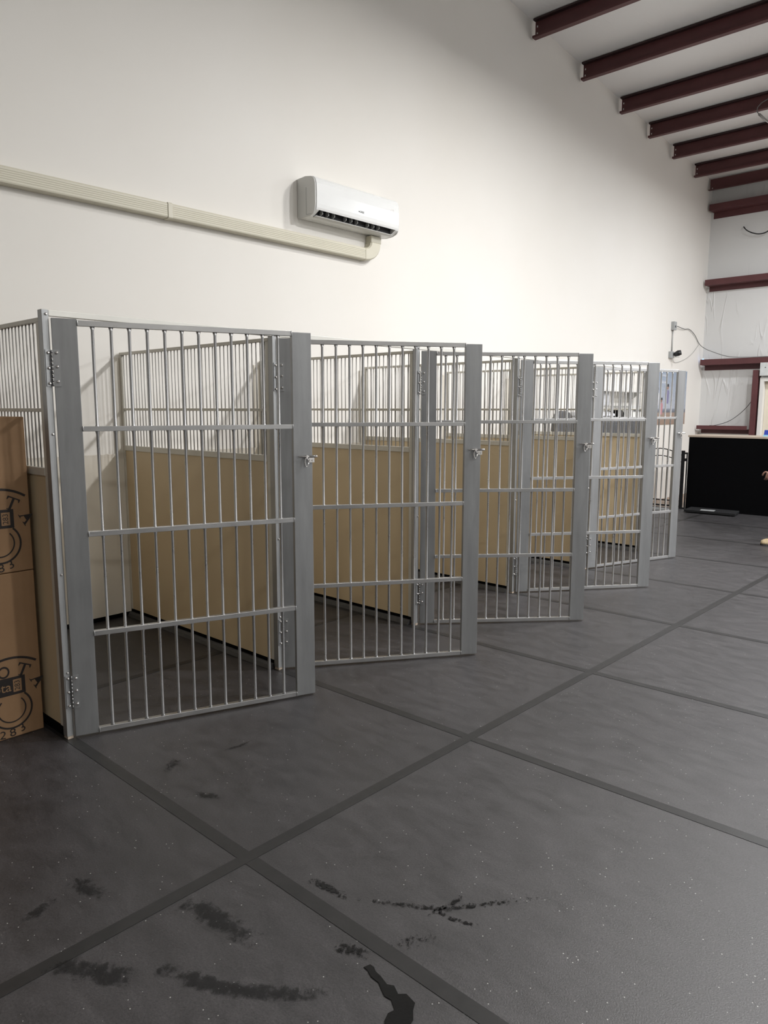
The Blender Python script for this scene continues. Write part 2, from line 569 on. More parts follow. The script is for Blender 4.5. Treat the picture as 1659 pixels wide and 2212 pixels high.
cable('cable', [(0.535, 11.795, 4.35), (0.55, 11.74, 4.335), (0.615, 11.7, 4.268), (0.707, 11.7, 4.215), (0.817, 11.7, 4.187), (0.928, 11.7, 4.214), (1.1, 11.7, 4.36), (1.3, 11.72, 4.64)], 0.009, CABLEB, 'black cable looping on the far wall below the topmost girt')

# conduit box and small camera on the left wall near the corner
t = empty('electrical_box', (0.001, 10.38, 2.65))
boxo('box', (0, 0.05, 0, 0.1, 0, 0.13), GREYP, t, 0.004)
b = B(); box(b, 0.0502, 0.053, 0.03, 0.07, 0.04, 0.07)
obj('receptacle', b, DGREY, t)
b = B(); tube(b, [(0.012, 0.05, -0.0005), (0.012, 0.05, -0.33)], 0.01, 8)
obj('conduit', b, CABLEW, t)
tag(t, 'grey surface electrical box high on the left wall by the corner', 'electrical box')
t = empty('security_camera', (0.001, 10.33, 2.22))
boxo('base', (0, 0.05, 0, 0.11, 0, 0.1), GREYP, t, 0.005)
b = B(); tube(b, [(0.06, 0.08, 0.05), (0.12, 0.09, 0.075), (0.16, 0.10, 0.085)], [0.03, 0.045, 0.036], 12)
obj('camera_head', b, BLACKM, t)
boxo('bracket', (0.0502, 0.14, 0.075, 0.125, 0.01, 0.024), WHITEP, t, 0.003)
tag(t, 'small black-headed security camera below the electrical box', 'camera')
t = empty('indicator_lamp', (0.07, YF - 0.175, 2.166))
b = B(); tube(b, [(0, 0, 0), (0, 0, 0.075)], 0.013, 10); obj('body', b, BLACKM, t)
mL, ntL, bL = nm('blue led'); bL.inputs['Base Color'].default_value = (0.1, 0.2, 0.9, 1)
bL.inputs['Emission Color'].default_value = (0.15, 0.35, 1, 1); bL.inputs['Emission Strength'].default_value = 3
b = B(); tube(b, [(0, 0, 0.0752), (0, 0, 0.1)], 0.014, 10); obj('lens', b, mL, t)
tag(t, 'small blue-lit device standing on the girt in the corner', 'indicator light')

# poster on the left wall: sky, figures, brown ground
mp_, ntp, bp = nm('poster print')
tcp = coords(ntp)
sep = ntp.nodes.new('ShaderNodeSeparateXYZ'); ntp.links.new(tcp, sep.inputs[0])
mr = ntp.nodes.new('ShaderNodeMapRange'); mr.inputs['From Min'].default_value = 1.19; mr.inputs['From Max'].default_value = 2.04
ntp.links.new(sep.outputs['Z'], mr.inputs['Value'])
nz = noise(ntp, 24, 5, 0.7, tcp)
skyc = ramp(ntp, mr.outputs['Result'], [(0.0, (0.30, 0.21, 0.16)), (0.21, (0.34, 0.25, 0.2)), (0.225, (0.12, 0.13, 0.16)), (0.27, (0.2, 0.22, 0.27)), (0.3, (0.42, 0.45, 0.52)), (1.0, (0.30, 0.37, 0.47))])
mxp = ntp.nodes.new('ShaderNodeMixRGB'); mxp.blend_type = 'OVERLAY'; mxp.inputs[0].default_value = 0.35
ntp.links.new(skyc, mxp.inputs[1]); ntp.links.new(nz.outputs['Fac'], mxp.inputs[2]); ntp.links.new(mxp.outputs[0], bp.inputs['Base Color'])
bp.inputs['Roughness'].default_value = 0.35
t = empty('poster', (0.0015, 9.75, 1.185))
boxo('sheet', (0, 0.004, 0, 1.385, 0, 0.855), mp_, t)


def figure(y, z, s, cols):
    b = B()
    prism(b, [(y - .05 * s, z), (y - .06 * s, z + .16 * s), (y - .045 * s, z + .2 * s), (y + .045 * s, z + .2 * s), (y + .06 * s, z + .15 * s), (y + .04 * s, z)], 'x', 0.0042, 0.0052, 0)
    prism(b, [(y + .03 * s * math.cos(a), z + .24 * s + .038 * s * math.sin(a)) for a in [k * PI / 5 for k in range(10)]], 'x', 0.0042, 0.0052, 1)
    prism(b, [(y - .03 * s, z + .25 * s), (y - .035 * s, z + .29 * s), (y + .03 * s, z + .29 * s), (y + .035 * s, z + .25 * s)], 'x', 0.0053, 0.0057, 2)
    obj('printed_figure', b, cols, t)


SKIN_P = plain('printed skin', (0.3, 0.16, 0.11), 0.4); HAIR_P = plain('printed dark', (0.02, 0.02, 0.025), 0.4)
SH1 = plain('printed violet cloth', (0.2, 0.19, 0.33), 0.4); SH2 = plain('printed pink cloth', (0.5, 0.25, 0.28), 0.4); SH3 = plain('printed white cloth', (0.7, 0.7, 0.72), 0.4)
figure(0.62, 0.33, 1.05, [SH1, SKIN_P, HAIR_P])
figure(0.40, 0.16, 0.9, [SH2, SKIN_P, HAIR_P])
figure(0.24, 0.30, 0.95, [SH3, SKIN_P, HAIR_P])
figure(0.98, 0.22, 0.9, [SH3, SKIN_P, HAIR_P])
b = B()
for zz in (0.74, 0.635):
    for k in range(4):
        y0 = 0.33 + k * 0.055
        prism(b, [(y0, zz), (y0 + .02, zz + .05), (y0 + .04, zz), (y0 + .03, zz + .012), (y0 + .012, zz + .012)], 'x', 0.0042, 0.0052)
obj('printed_lettering', b, SH3, t)
tag(t, 'blue-sky photo poster of people, hung on the left wall beyond the last pen', 'poster')

# black counter with pale top, scale on the floor, black pet gate
t = empty('counter', (0.742, 9.4, 0))
boxo('front_panel', (0, 3.4, 0, 0.03, 0, 1.035), BLACK, t)
boxo('side_panel', (0, 0.03, 0.0302, 0.55, 0, 1.035), BLACK, t)
boxo('countertop', (-0.012, 3.42, -0.015, 0.58, 1.0352, 1.062), OAK, t, 0.003)
tag(t, 'long black reception counter with thin pale wooden top', 'counter')
t = empty('floor_scale', (0.87, 9.0, 0))
b = B(); prism(b, [(0, 0.01), (-0.03, 0.36), (0.62, 0.372), (0.67, 0.03)], 'z', 0.012, 0.045)
obj('platform', b, SCALE_TOP, t, 0.004)
b = B()
for (xx, yy) in ((0.05, 0.06), (0.6, 0.07), (0.02, 0.32), (0.58, 0.33)):
    tube(b, [(xx, yy, 0), (xx, yy, 0.0118)], 0.02, 10)
obj('foot', b, BLACKM, t)
b = B(); prism(b, [(0.21, 0.04), (0.19, 0.14), (0.37, 0.17), (0.385, 0.055)], 'z', 0.0452, 0.05)
obj('display', b, GREYP, t)
tag(t, 'flat dark platform scale on the floor before the black counter', 'scale')

t = empty('pet_gate', (0, 9.38, 0))
b = B(); box(b, 0.655, 0.7, -0.014, 0.014, 0.0, 0.84); obj('post', b, BLACKM, t, 0.003)
b = B(); box(b, 0.7, 0.742, -0.012, 0.012, 0.79, 0.815); box(b, 0.7, 0.742, -0.012, 0.012, 0.0, 0.02); box(b, 0.728, 0.741, -0.01, 0.01, 0.0202, 0.7898)
obj('mounting_frame', b, BLACKM, t)
b = B(); box(b, 0.7002, 0.722, -0.02, 0.015, 0.69, 0.73); tube(b, [(0.72, 0, 0.705), (0.728, 0, 0.705)], 0.006); obj('latch', b, BLACKM, t)
b = B(); box(b, 0.01, 0.04, -0.014, 0.014, 0.0, 0.82); obj('hinge_post', b, BLACKM, t, 0.003)


def arch(x, base, amp): return base + amp * math.sin(PI * (x - 0.04) / 0.615)


b = B(); tube(b, [(0.0402 + i * 0.6146 / 16, 0, arch(0.04 + i * 0.615 / 16, 0.775, 0.085)) for i in range(17)], 0.0075, 8); obj('top_rail', b, BLACKM, t)
b = B(); tube(b, [(0.0402 + i * 0.6146 / 16, 0, arch(0.04 + i * 0.615 / 16, 0.675, 0.082)) for i in range(17)], 0.0065, 8); obj('second_rail', b, BLACKM, t)
b = B(); box(b, 0.0402, 0.6548, -0.007, 0.007, 0.1, 0.117); obj('low_rail', b, BLACKM, t)
b = B(); box(b, 0.0402, 0.6548, -0.01, 0.01, 0.02, 0.042); obj('bottom_rail', b, BLACKM, t)
for i in range(8):
    xx = 0.04 + 0.615 * (i + 1) / 9
    b = B(); tube(b, [(xx, 0, 0.042), (xx, 0, arch(xx, 0.775, 0.085))], 0.0055, 8); obj('bar', b, BLACKM, t)
tag(t, 'black metal pet gate with arched top between wall and counter', 'gate')

t = empty('threshold_bar', (0.0, 9.0, 0))
boxo('bar', (0.02, 0.66, 0, 0.03, 0.0, 0.03), GREYP, t, 0.003)
tag(t, 'pale threshold bar on the floor in front of the pet gate', 'threshold bar')

t = empty('picture_stand', (1.66, 9.62, 1.0622))
b = B(); prism(b, [(0, 0), (0.03, 0), (0.055, 0.085), (0.025, 0.085)], 'x', 0, 0.18); obj('board', b, BLUE, t)
boxo('base', (0, 0.18, -0.03, -0.001, 0, 0.02), LBLUE, t)
tag(t, 'small blue display on the black counter at the right edge', 'display')

# ------------------------------------------------------------------ storage behind the last pen
t = empty('storage_cabinet', (0.02, 7.02, 0))
boxo('body', (0, 0.45, 0, 1.46, 0, 1.28), DGREY, t, 0.02)
for k in range(3):
    boxo('door', (0.4502, 0.465, 0.02 + k * 0.475, 0.47 + k * 0.475, 0.06, 1.24), DGREY, t, 0.006)
tag(t, 'dark grey low storage cabinet against the left wall beyond the pens', 'cabinet')
t = empty('storage_box', (0.06, 7.08, 1.2805))
boxo('tub', (0, 0.34, 0, 0.62, 0, 0.06), CLEAR, t, 0.01)
b = B(); prism(b, [(0.0, 0.061), (0.36, 0.061), (0.35, 0.09), (0.27, 0.115), (0.08, 0.115), (0.0, 0.09)], 'y', -0.01, 0.63); obj('lid', b, CLEAR, t, 0.008)
tag(t, 'translucent plastic storage box on the grey cabinet', 'storage box')
t = empty('cap', (0.28, 8.02, 1.2805))
b = B()
bmesh.ops.create_uvsphere(b, u_segments=16, v_segments=10, radius=0.11, matrix=Matrix.Translation((0, 0, 0.07)) @ Matrix.Diagonal((0.9, 1.1, 0.8, 1)))
for v in list(b.verts):
    if v.co.z < 0.0: v.co.z = 0.0
obj('crown', b, BLACK, t, smooth=True)
b = B(); prism(b, [(0.15 * math.cos(a), -0.1 + 0.12 * math.sin(a)) for a in [PI + k * PI / 8 for k in range(9)]], 'z', 0.0, 0.012)
obj('brim', b, BLACK, t)
tag(t, 'black cap lying on the grey cabinet', 'cap')
t = empty('printer', (0.06, 8.22, 1.2805))
boxo('body', (0, 0.34, 0, 0.4, 0, 0.17), WHITEP, t, 0.02)
boxo('paper_tray', (0.3405, 0.4, 0.06, 0.34, 0.03, 0.045), GREYP, t, 0.004)
boxo('lid', (0.02, 0.32, 0.02, 0.38, 0.1705, 0.195), ACG, t, 0.008)
boxo('control_panel', (0.3405, 0.35, 0.05, 0.35, 0.12, 0.155), DGREY, t, 0.003)
tag(t, 'white printer on the right end of the grey cabinet', 'printer')
t = empty('wall_shelf', (0.002, 7.55, 1.66))
boxo('board', (0, 0.24, 0, 1.6, 0, 0.025), WHITEP, t, 0.003)
for yy in (0.15, 1.4):
    b = B(); prism(b, [(0.001, -0.001), (0.18, -0.001), (0.001, -0.14)], 'y', yy, yy + 0.02); obj('bracket', b, WHITEP, t)
tag(t, 'white wall shelf above the grey cabinet', 'shelf')
t = empty('storage_bin', (0.03, 7.6, 1.46))
boxo('panel', (0, 0.12, 0, 0.5, 0, 0.198), ACG, t, 0.012)
boxo('front', (0.1205, 0.126, 0.03, 0.47, 0.02, 0.17), CLEAR, t, 0.004)
tag(t, 'pale grey bin fixed below the white wall shelf', 'bin')
t = empty('office_chair', (0.62, 6.32, 0))
b = B()
prism(b, [(-0.2, 0.62), (-0.21, 1.2), (-0.19, 1.32), (-0.14, 1.385), (-0.06, 1.41), (0.06, 1.41), (0.14, 1.385), (0.19, 1.32), (0.21, 1.2), (0.2, 0.62)], 'x', -0.22, -0.15)
obj('backrest', b, plain('dark grey mesh cloth', (0.09, 0.09, 0.095), 0.8), t, 0.02)
boxo('seat', (-0.2, 0.25, -0.23, 0.23, 0.44, 0.52), DGREY, t, 0.03)
boxo('back_bracket', (-0.249, -0.2205, -0.03, 0.03, 0.46, 0.95), BLACKM, t, 0.004)
b = B(); tube(b, [(0.02, 0, 0.1), (0.02, 0, 0.439)], 0.028, 12); obj('gas_lift', b, BLACKM, t)
for k in range(5):
    a = 2 * PI * k / 5
    b = B(); tube(b, [(0.02 + 0.03 * math.cos(a), 0.03 * math.sin(a), 0.1), (0.02 + 0.27 * math.cos(a), 0.27 * math.sin(a), 0.075)], [0.025, 0.014], 8)
    lg = obj('leg', b, BLACKM, t)
    b = B(); bmesh.ops.create_uvsphere(b, u_segments=10, v_segments=8, radius=0.028, matrix=Matrix.Translation((0.02 + 0.27 * math.cos(a), 0.27 * math.sin(a), 0.03)))
    obj('caster', b, BLACKM, lg)
tag(t, 'grey high-backed office chair between last pen and grey cabinet', 'chair')

# ------------------------------------------------------------------ air conditioner
t = empty('air_conditioner', (0.0, 2.745, 2.828))
prof = [(0.004, 0.418), (0.10, 0.424), (0.176, 0.412), (0.205, 0.392), (0.219, 0.355), (0.222, 0.30), (0.221, 0.2), (0.218, 0.172), (0.211, 0.154),
        (0.185, 0.195), (0.15, 0.19), (0.138, 0.116), (0.07, 0.112), (0.004, 0.12)]
b = B(); prism(b, prof, 'y', 0.012, 0.982)
obj('housing', b, ACW, t, 0.004, 2)
for ya, yb2 in ((0.0, 0.0118), (0.9822, 0.992)):
    b = B()
    prism(b, [(0.004, 0.416), (0.10, 0.422), (0.172, 0.41), (0.2, 0.39), (0.213, 0.352), (0.215, 0.2), (0.206, 0.152), (0.19, 0.13), (0.14, 0.114), (0.07, 0.11), (0.004, 0.118)], 'y', ya, yb2)
    obj('end_cap', b, ACG, t, 0.003)
b = B(); box(b, 0.11, 0.113, -0.0015, -0.0002, 0.13, 0.335); box(b, 0.11, 0.17, -0.0015, -0.0002, 0.127, 0.13)
obj('side_groove', b, GREYP, t)
b = B(); prism(b, [(0.1505, 0.189), (0.184, 0.1945), (0.19, 0.186), (0.149, 0.165)], 'y', 0.04, 0.95)
obj('outlet', b, ACDARK, t)
b = B(); box(b, 0.142, 0.15, 0.04, 0.95, 0.118, 0.164)
obj('outlet_back', b, ACDARK, t)
for ya, yb2 in ((0.0121, 0.045), (0.945, 0.9815)):
    b = B(); prism(b, [(0.141, 0.116), (0.2105, 0.1535), (0.186, 0.193), (0.1505, 0.189)], 'y', ya, yb2)
    obj('outlet_end', b, ACW, t)
b = B(); prism(b, [(0.139, 0.110), (0.170, 0.119), (0.171, 0.1225), (0.1395, 0.1150)], 'y', 0.046, 0.944)
obj('louvre', b, ACG, t)
for i in range(12):
    if i in (3, 7, 11): continue
    y0 = 0.1 + i * 0.066
    b = B(); prism(b, [(0.152, 0.122), (0.190, 0.14), (0.186, 0.182), (0.152, 0.162)], 'y', y0, y0 + 0.006)
    obj('vane', b, GREYP, t)
b = B(); box(b, 0.185, 0.19, 0.046, 0.944, 0.164, 0.168)
obj('air_guide', b, GREYP, t)
b = B(); box(b, 0.222, 0.2226, 0.478, 0.49, 0.22, 0.228)
obj('emblem', b, DGREY, t)


def text_mesh(name, s, size, m, parent, mat, ext=0.0004, bold=0.0):
    cu = bpy.data.curves.new(name, 'FONT')
    cu.body = s
    cu.size = size
    cu.extrude = ext
    cu.offset = bold
    cu.align_x = 'CENTER'; cu.align_y = 'CENTER'
    tmp = bpy.data.objects.new('tmp', cu)
    C.objects.link(tmp)
    bpy.context.view_layer.update()
    dg = bpy.context.evaluated_depsgraph_get()
    me = bpy.data.meshes.new_from_object(tmp.evaluated_get(dg))
    bpy.data.objects.remove(tmp)
    me.transform(m)
    me.materials.clear(); me.materials.append(mat)
    o = bpy.data.objects.new(name, me)
    C.objects.link(o)
    o.parent = parent
    return o


FACEX = Matrix(((0, 0, 1, 0), (1, 0, 0, 0), (0, 1, 0, 0), (0, 0, 0, 1)))   # text x -> +y, text y -> +z, faces +x
text_mesh('brand_lettering', 'GREE', 0.022, Matrix.Translation((0.2224, 0.518, 0.224)) @ FACEX, t, DGREY)
text_mesh('display_digits', '69', 0.045, Matrix.Translation((0.2222, 0.895, 0.303)) @ FACEX, t, WHITEP)
tag(t, 'white wall-mounted split air conditioner with open louvre', 'air conditioner')

# ------------------------------------------------------------------ line cover (duct)
def duct_profile(z0, z1, dep):
    h = z1 - z0
    pts = [(0.001, z0), (dep - 0.012, z0), (dep - 0.003, z0 + 0.004), (dep, z0 + 0.012)]
    for k in range(5):
        zz = z0 + 0.018 + k * (h - 0.036) / 5
        pts += [(dep, zz), (dep - 0.0018, zz + 0.003), (dep - 0.0018, zz + 0.006), (dep, zz + 0.009)]
    pts += [(dep, z1 - 0.012), (dep - 0.004, z1 - 0.003), (dep - 0.012, z1), (0.001, z1)]
    return pts


t = empty('line_cover', (0, 0, 2.722))
b = B(); prism(b, duct_profile(0, 0.1, 0.07), 'y', -2.2, 1.528); obj('cover', b, DUCTM, t)
b = B(); prism(b, duct_profile(0, 0.1, 0.07), 'y', 1.532, 3.462); obj('cover', b, DUCTM, t)
b = B(); prism(b, [(0.001, -0.003), (0.066, -0.003), (0.0735, 0.004), (0.0735, 0.096), (0.066, 0.103), (0.001, 0.103)], 'y', 1.53, 1.565); obj('coupler', b, DUCTM, t, 0.002)
b = B()
A_ = []; n_ = 14
for i in range(n_ + 1):
    a = -PI / 2 + (PI / 2) * i / n_
    cy, cz = 3.463, 0.155
    ri, ro = 0.055, 0.158
    A_.append([b.verts.new((x, cy + rr * math.cos(a) * 1.25, cz + rr * math.sin(a))) for (x, rr) in ((0.001, ri), (0.06, ri), (0.072, ri + 0.01), (0.072, ro - 0.01), (0.06, ro), (0.001, ro))])
for i in range(n_):
    for k in range(6):
        b.faces.new((A_[i][k], A_[i + 1][k], A_[i + 1][(k + 1) % 6], A_[i][(k + 1) % 6]))
b.faces.new(A_[0]); b.faces.new(A_[-1][::-1])
obj('elbow', b, DUCTM, t)
boxo('riser', (0.001, 0.071, 3.463 + 0.055 * 1.25, 3.463 + 0.158 * 1.25, 0.1552, 0.215), DUCTM, t, 0.006)
tag(t, 'long cream ribbed pipe cover running along the wall to the air conditioner', 'pipe cover')

# ------------------------------------------------------------------ kennel pens
D = 1.628
YK = [0.0, 1.1804, 2.3477, 3.5207, 4.7069, 5.882]
ANG = [1.21121, 0.96552, 0.82795, 0.90864, 1.22724]
ORD = ['first', 'second', 'third', 'fourth', 'fifth', 'sixth']


# divider
def make_divider():
    t = empty('divider_panel')
    boxo('top_rail', (0.012, 1.5895, -0.028, -0.004, 1.785, 1.803), CREAM, t, 0.002)
    boxo('middle_rail', (0.0362, 1.5638, -0.0235, -0.0085, 1.421, 1.436), CREAM, t, 0.001)
    boxo('sill_rail', (0.0362, 1.5638, -0.029, -0.003, 1.153, 1.187), CREAM, t, 0.002)
    boxo('frame_upright', (0.012, 0.036, -0.028, -0.004, 0.05, 1.7848), CREAM, t, 0.002)
    boxo('frame_upright', (1.564, 1.5895, -0.028, -0.004, 0.05, 1.7848), CREAM, t, 0.002)
    boxo('solid_panel', (0.0362, 1.5638, -0.023, -0.009, 0.05, 1.1528), TAN, t)
    boxo('wall_channel', (0.002, 0.0118, -0.08, -0.002, 0.03, 1.77), BACKP, t, 0.001)
    b = B(); box(b, 0.012, 1.5895, -0.024, -0.008, 0.003, 0.0498); obj('base_strip', b, BLACK, t)
    b = B(); prism(b, [(-0.06, 0.002), (-0.0245, 0.002), (-0.0245, 0.03), (-0.035, 0.03), (-0.05, 0.022)], 'x', 0.02, 1.585); obj('base_curb', b, CURB, t)
    b = B(); tube(b, [(0, 0, 1.18705), (0, 0, 1.78495)], 0.0036, 6)
    x0 = 0.0495
    first = obj('bar', b, BARW, t); first.location = (x0, -0.016, 0)
    n = 42
    for i in range(1, n):
        c = first.copy(); C.objects.link(c); c.parent = t; c.location = (x0 + i * 0.0365, -0.016, 0)
    return t


dv = make_divider()
DLAB = ['tan barred divider panel at the near end, beside the cardboard boxes', 'tan barred divider panel between the first and second pens',
        'tan barred divider panel between the second and third pens', 'tan barred divider panel between the third and fourth pens',
        'tan barred divider panel between the fourth and fifth pens', 'tan barred divider panel closing the far end of the fifth pen']
DVS = []
for k in range(6):
    o = dv if k == 0 else copy_tree(dv)
    o.location = (0, YK[k], 0)
    DVS.append(o)
    tag(o, DLAB[k], 'divider', 'barred divider panels between the pens')


# the outer side of the end divider has no curb or wall channel
for ch in list(DVS[0].children):
    if ch.name.startswith(('base_curb', 'wall_channel')):
        bpy.data.objects.remove(ch)

# posts
def make_post(hinged):
    t = empty('kennel_post')
    boxo('upright', (-0.037, 0.0, -0.029, -0.0005, 0.012, 1.833), ALU_POST, t, 0.0015)
    boxo('foot_pad', (-0.035, 0.001, -0.027, -0.002, 0.0, 0.0118), OAK, t)
    for zz in (1.815, 1.33, 0.735, 0.30):
        b = B(); tube(b, [(0.0002, -0.011, zz), (0.004, -0.011, zz), (0.006, -0.011, zz)], [0.0065, 0.0055, 0.003], 8); obj('screw', b, STEEL, t)
    if hinged:
        for z0 in (1.525, 0.14):
            lf = boxo('hinge_leaf', (0.0004, 0.0035, -0.024, -0.0005, z0, z0 + 0.148), HINGE, t)
            for zz in (0.012, 0.074, 0.136):
                b = B(); tube(b, [(0.0036, -0.013, z0 + zz), (0.009, -0.013, z0 + zz), (0.0115, -0.013, z0 + zz)], [0.0062, 0.0058, 0.003], 8); obj('bolt', b, STEEL, lf)
    return t


ph = make_post(True)
PLAB = ['grey aluminium post at the near corner, beside the cardboard boxes', 'grey aluminium post between first and second gates', 'grey aluminium post between second and third gates',
        'grey aluminium post between third and fourth gates', 'grey aluminium post between fourth and fifth gates', 'grey aluminium end post at the far corner of the pens']
for k in range(6):
    o = (ph if k == 0 else copy_tree(ph)) if k < 5 else make_post(False)
    o.location = (D, YK[k], 0)
    tag(o, PLAB[k], 'post', 'aluminium posts of the pens')

# headers
for k in range(5):
    b = B(); box(b, D - 0.027, D - 0.002, YK[k] + 0.0005, YK[k + 1] - 0.0295, 1.8085, 1.8325)
    o = obj('header_rail', b, HEADER, None, 0.0015)
    tag(o, 'pale aluminium header rail above the %s pen opening' % ORD[k], 'rail', 'header rails above the gates')

# back panels on the wall
for k in range(5):
    ya, yb2 = YK[k] + 0.002, YK[k + 1] - 0.083
    b = B()
    rr = 0.03
    poly = [(ya, 0.031), (yb2 - rr, 0.031)] + [(yb2 - rr + rr * math.sin(a), 0.031 + rr - rr * math.cos(a)) for a in (PI / 8, PI / 4, 3 * PI / 8)] + [(yb2, 0.031 + rr), (yb2, 1.131), (ya, 1.131)]
    prism(b, poly, 'x', 0.0065, 0.0145)
    o = obj('back_panel', b, BACKP, None, 0.0015)
    tag(o, 'low off-white wall panel at the back of the %s pen' % ORD[k], 'wall panel', 'off-white panels behind the pens')


# gates
def make_gate():
    t = empty('kennel_gate')
    boxo('hinge_stile', (0.0, 0.097, 0.0, 0.025, 0.010, 1.80), ALU_PLATE, t, 0.0015)
    boxo('latch_stile', (1.028, 1.124, 0.0, 0.025, 0.010, 1.79), ALU_PLATE, t, 0.0015)
    for zt, h in ((1.795, 0.023), (1.361, 0.021), (0.913, 0.022), (0.474, 0.022), (0.032, 0.022)):
        b = B()
        box(b, 0.0972, 1.0278, -0.0015, 0.0215, zt - h, zt)
        # weld beads at the ends
        for xx in (0.0985, 1.0265):
            tube(b, [(xx, -0.0018, zt - h), (xx, -0.0028, zt - h / 2), (xx, -0.0018, zt)], 0.0028, 6)
        obj('rail', b, ALU_RAIL, t, 0.0012)
    for i in range(12):
        x0 = 0.156 + i * 0.0733
        b = B()
        pts = [(x0, 0.010, 0.0325)]; rad = [0.010]
        levels = [(0.452, 0.474), (0.891, 0.913), (1.34, 1.361)]
        pts.append((x0, 0.010, 0.042)); rad.append(0.0068)
        for lo, hi in levels:
            pts += [(x0, 0.010, lo - 0.012), (x0, 0.010, lo), (x0, 0.010, hi), (x0, 0.010, hi + 0.006)]
            rad += [0.0066, 0.0096, 0.0085, 0.0066]
        pts += [(x0, 0.010, 1.758), (x0, 0.010, 1.7715)]; rad += [0.0066, 0.0100]
        tube(b, pts, rad, 10)
        obj('bar', b, ALU_ROD, t)
    for z0 in (1.525, 0.14):
        b = B()
        box(b, 0.0, 0.025, -0.0032, -0.0002, z0, z0 + 0.148)
        for j in range(9):
            tube(b, [(-0.004, -0.002, z0 + j * 0.01644), (-0.004, -0.002, z0 + j * 0.01644 + 0.0145)], 0.0028, 8)
        h = obj('hinge', b, HINGE, t)
        for zz in (0.02, 0.08, 0.136):
            b = B(); tube(b, [(0.014, -0.0034, z0 + zz), (0.014, -0.0085, z0 + zz), (0.014, -0.011, z0 + zz)], [0.0062, 0.0058, 0.003], 8)
            obj('bolt', b, STEEL, h)
    lt = empty('latch'); lt.parent = t; lt.location = (1.09, 0, 1.20)
    b = B(); tube(b, [(-0.042, -0.012, 0.007), (0.045, -0.012, 0.007)], 0.0042, 8); obj('slide_bolt', b, STEEL, lt)
    b = B(); tube(b, [(0.012, -0.012, 0.007), (0.047, -0.012, 0.007), (0.052, -0.012, 0.009)], [0.0062, 0.0062, 0.008], 8); box(b, -0.002, 0.006, -0.018, -0.0002, -0.002, 0.014); obj('barrel', b, STEEL, lt)
    b = B()
    loop = [(-0.001 + 0.009 * math.cos(a), -0.015, -0.02 + 0.022 * math.sin(a)) for a in [k * 2 * PI / 12 for k in range(13)]]
    tube(b, loop, 0.0028, 6); obj('hasp_loop', b, STEEL, lt)
    b = B(); box(b, 0.014, 0.042, -0.006, -0.0002, -0.022, 0.004)
    for xx in (0.02, 0.034):
        tube(b, [(xx, -0.0061, -0.012), (xx, -0.011, -0.012)], 0.005, 8)
    obj('latch_plate', b, STEEL, lt)
    return t


g0 = make_gate()
GLAB = ['nearest aluminium barred gate, swung open beside the cardboard boxes', 'second aluminium barred gate from the camera, swung open', 'third aluminium barred gate, the middle one of the row, swung open',
        'fourth aluminium barred gate from the camera, swung open', 'farthest aluminium barred gate, swung open in front of the poster']
for k in range(5):
    o = g0 if k == 0 else copy_tree(g0)
    o.location = (D + 0.0139, YK[k] + 0.0023, 0)
    o.rotation_euler = (0, 0, ANG[k])
    tag(o, GLAB[k], 'gate', 'barred gates along the pens')


# ------------------------------------------------------------------ cardboard boxes
def poly_mesh(bm, poly, x, mi=0):
    prism(bm, poly, 'x', x, x + 0.0006, mi)


def xf(poly, cy, cz, rot, s):
    c, sn = math.cos(rot), math.sin(rot)
    return [(cy + s * (px * c - py * sn), cz + s * (px * sn + py * c)) for px, py in poly]


T_ = [(-.5, .5), (.5, .5), (.5, .22), (.44, .22), (.36, .4), (.09, .4), (.09, -.42), (.24, -.46), (.24, -.5), (-.24, -.5), (-.24, -.46), (-.09, -.42), (-.09, .4), (-.36, .4), (-.44, .22), (-.5, .22)]
A1 = [(-.55, -.5), (-.2, -.5), (-.2, -.46), (-.31, -.42), (-.22, -.16), (.2, -.16), (.27, -.42), (.14, -.46), (.14, -.5), (.58, -.5), (.58, -.46), (.46, -.42), (.06, .5), (-.03, .5), (-.42, -.42), (-.55, -.46)]
K_ = [(-.5, .5), (-.12, .5), (-.12, .46), (-.22, .42), (-.22, .06), (.18, .42), (.08, .46), (.08, .5), (.46, .5), (.46, .46), (.34, .42), (-.04, .08), (.36, -.42), (.5, -.46), (.5, -.5), (.08, -.5), (.08, -.46), (.18, -.42), (-.14, 0.0), (-.22, -.06), (-.22, -.42), (-.12, -.46), (-.12, -.5), (-.5, -.5), (-.5, -.46), (-.38, -.42), (-.38, .42), (-.5, .46)]


def ring(bm, cy, cz, r0, r1, x, a0=0, a1=2 * PI, n=48, sy=1.0):
    for i in range(n):
        t0, t1 = a0 + (a1 - a0) * i / n, a0 + (a1 - a0) * (i + 1) / n
        prism(bm, [(cy + sy * r0 * math.cos(t0), cz + r0 * math.sin(t0)), (cy + sy * r1 * math.cos(t0), cz + r1 * math.sin(t0)), (cy + sy * r1 * math.cos(t1), cz + r1 * math.sin(t1)), (cy + sy * r0 * math.cos(t1), cz + r0 * math.sin(t1))], 'x', x, x + 0.0006)


FX = 1.431


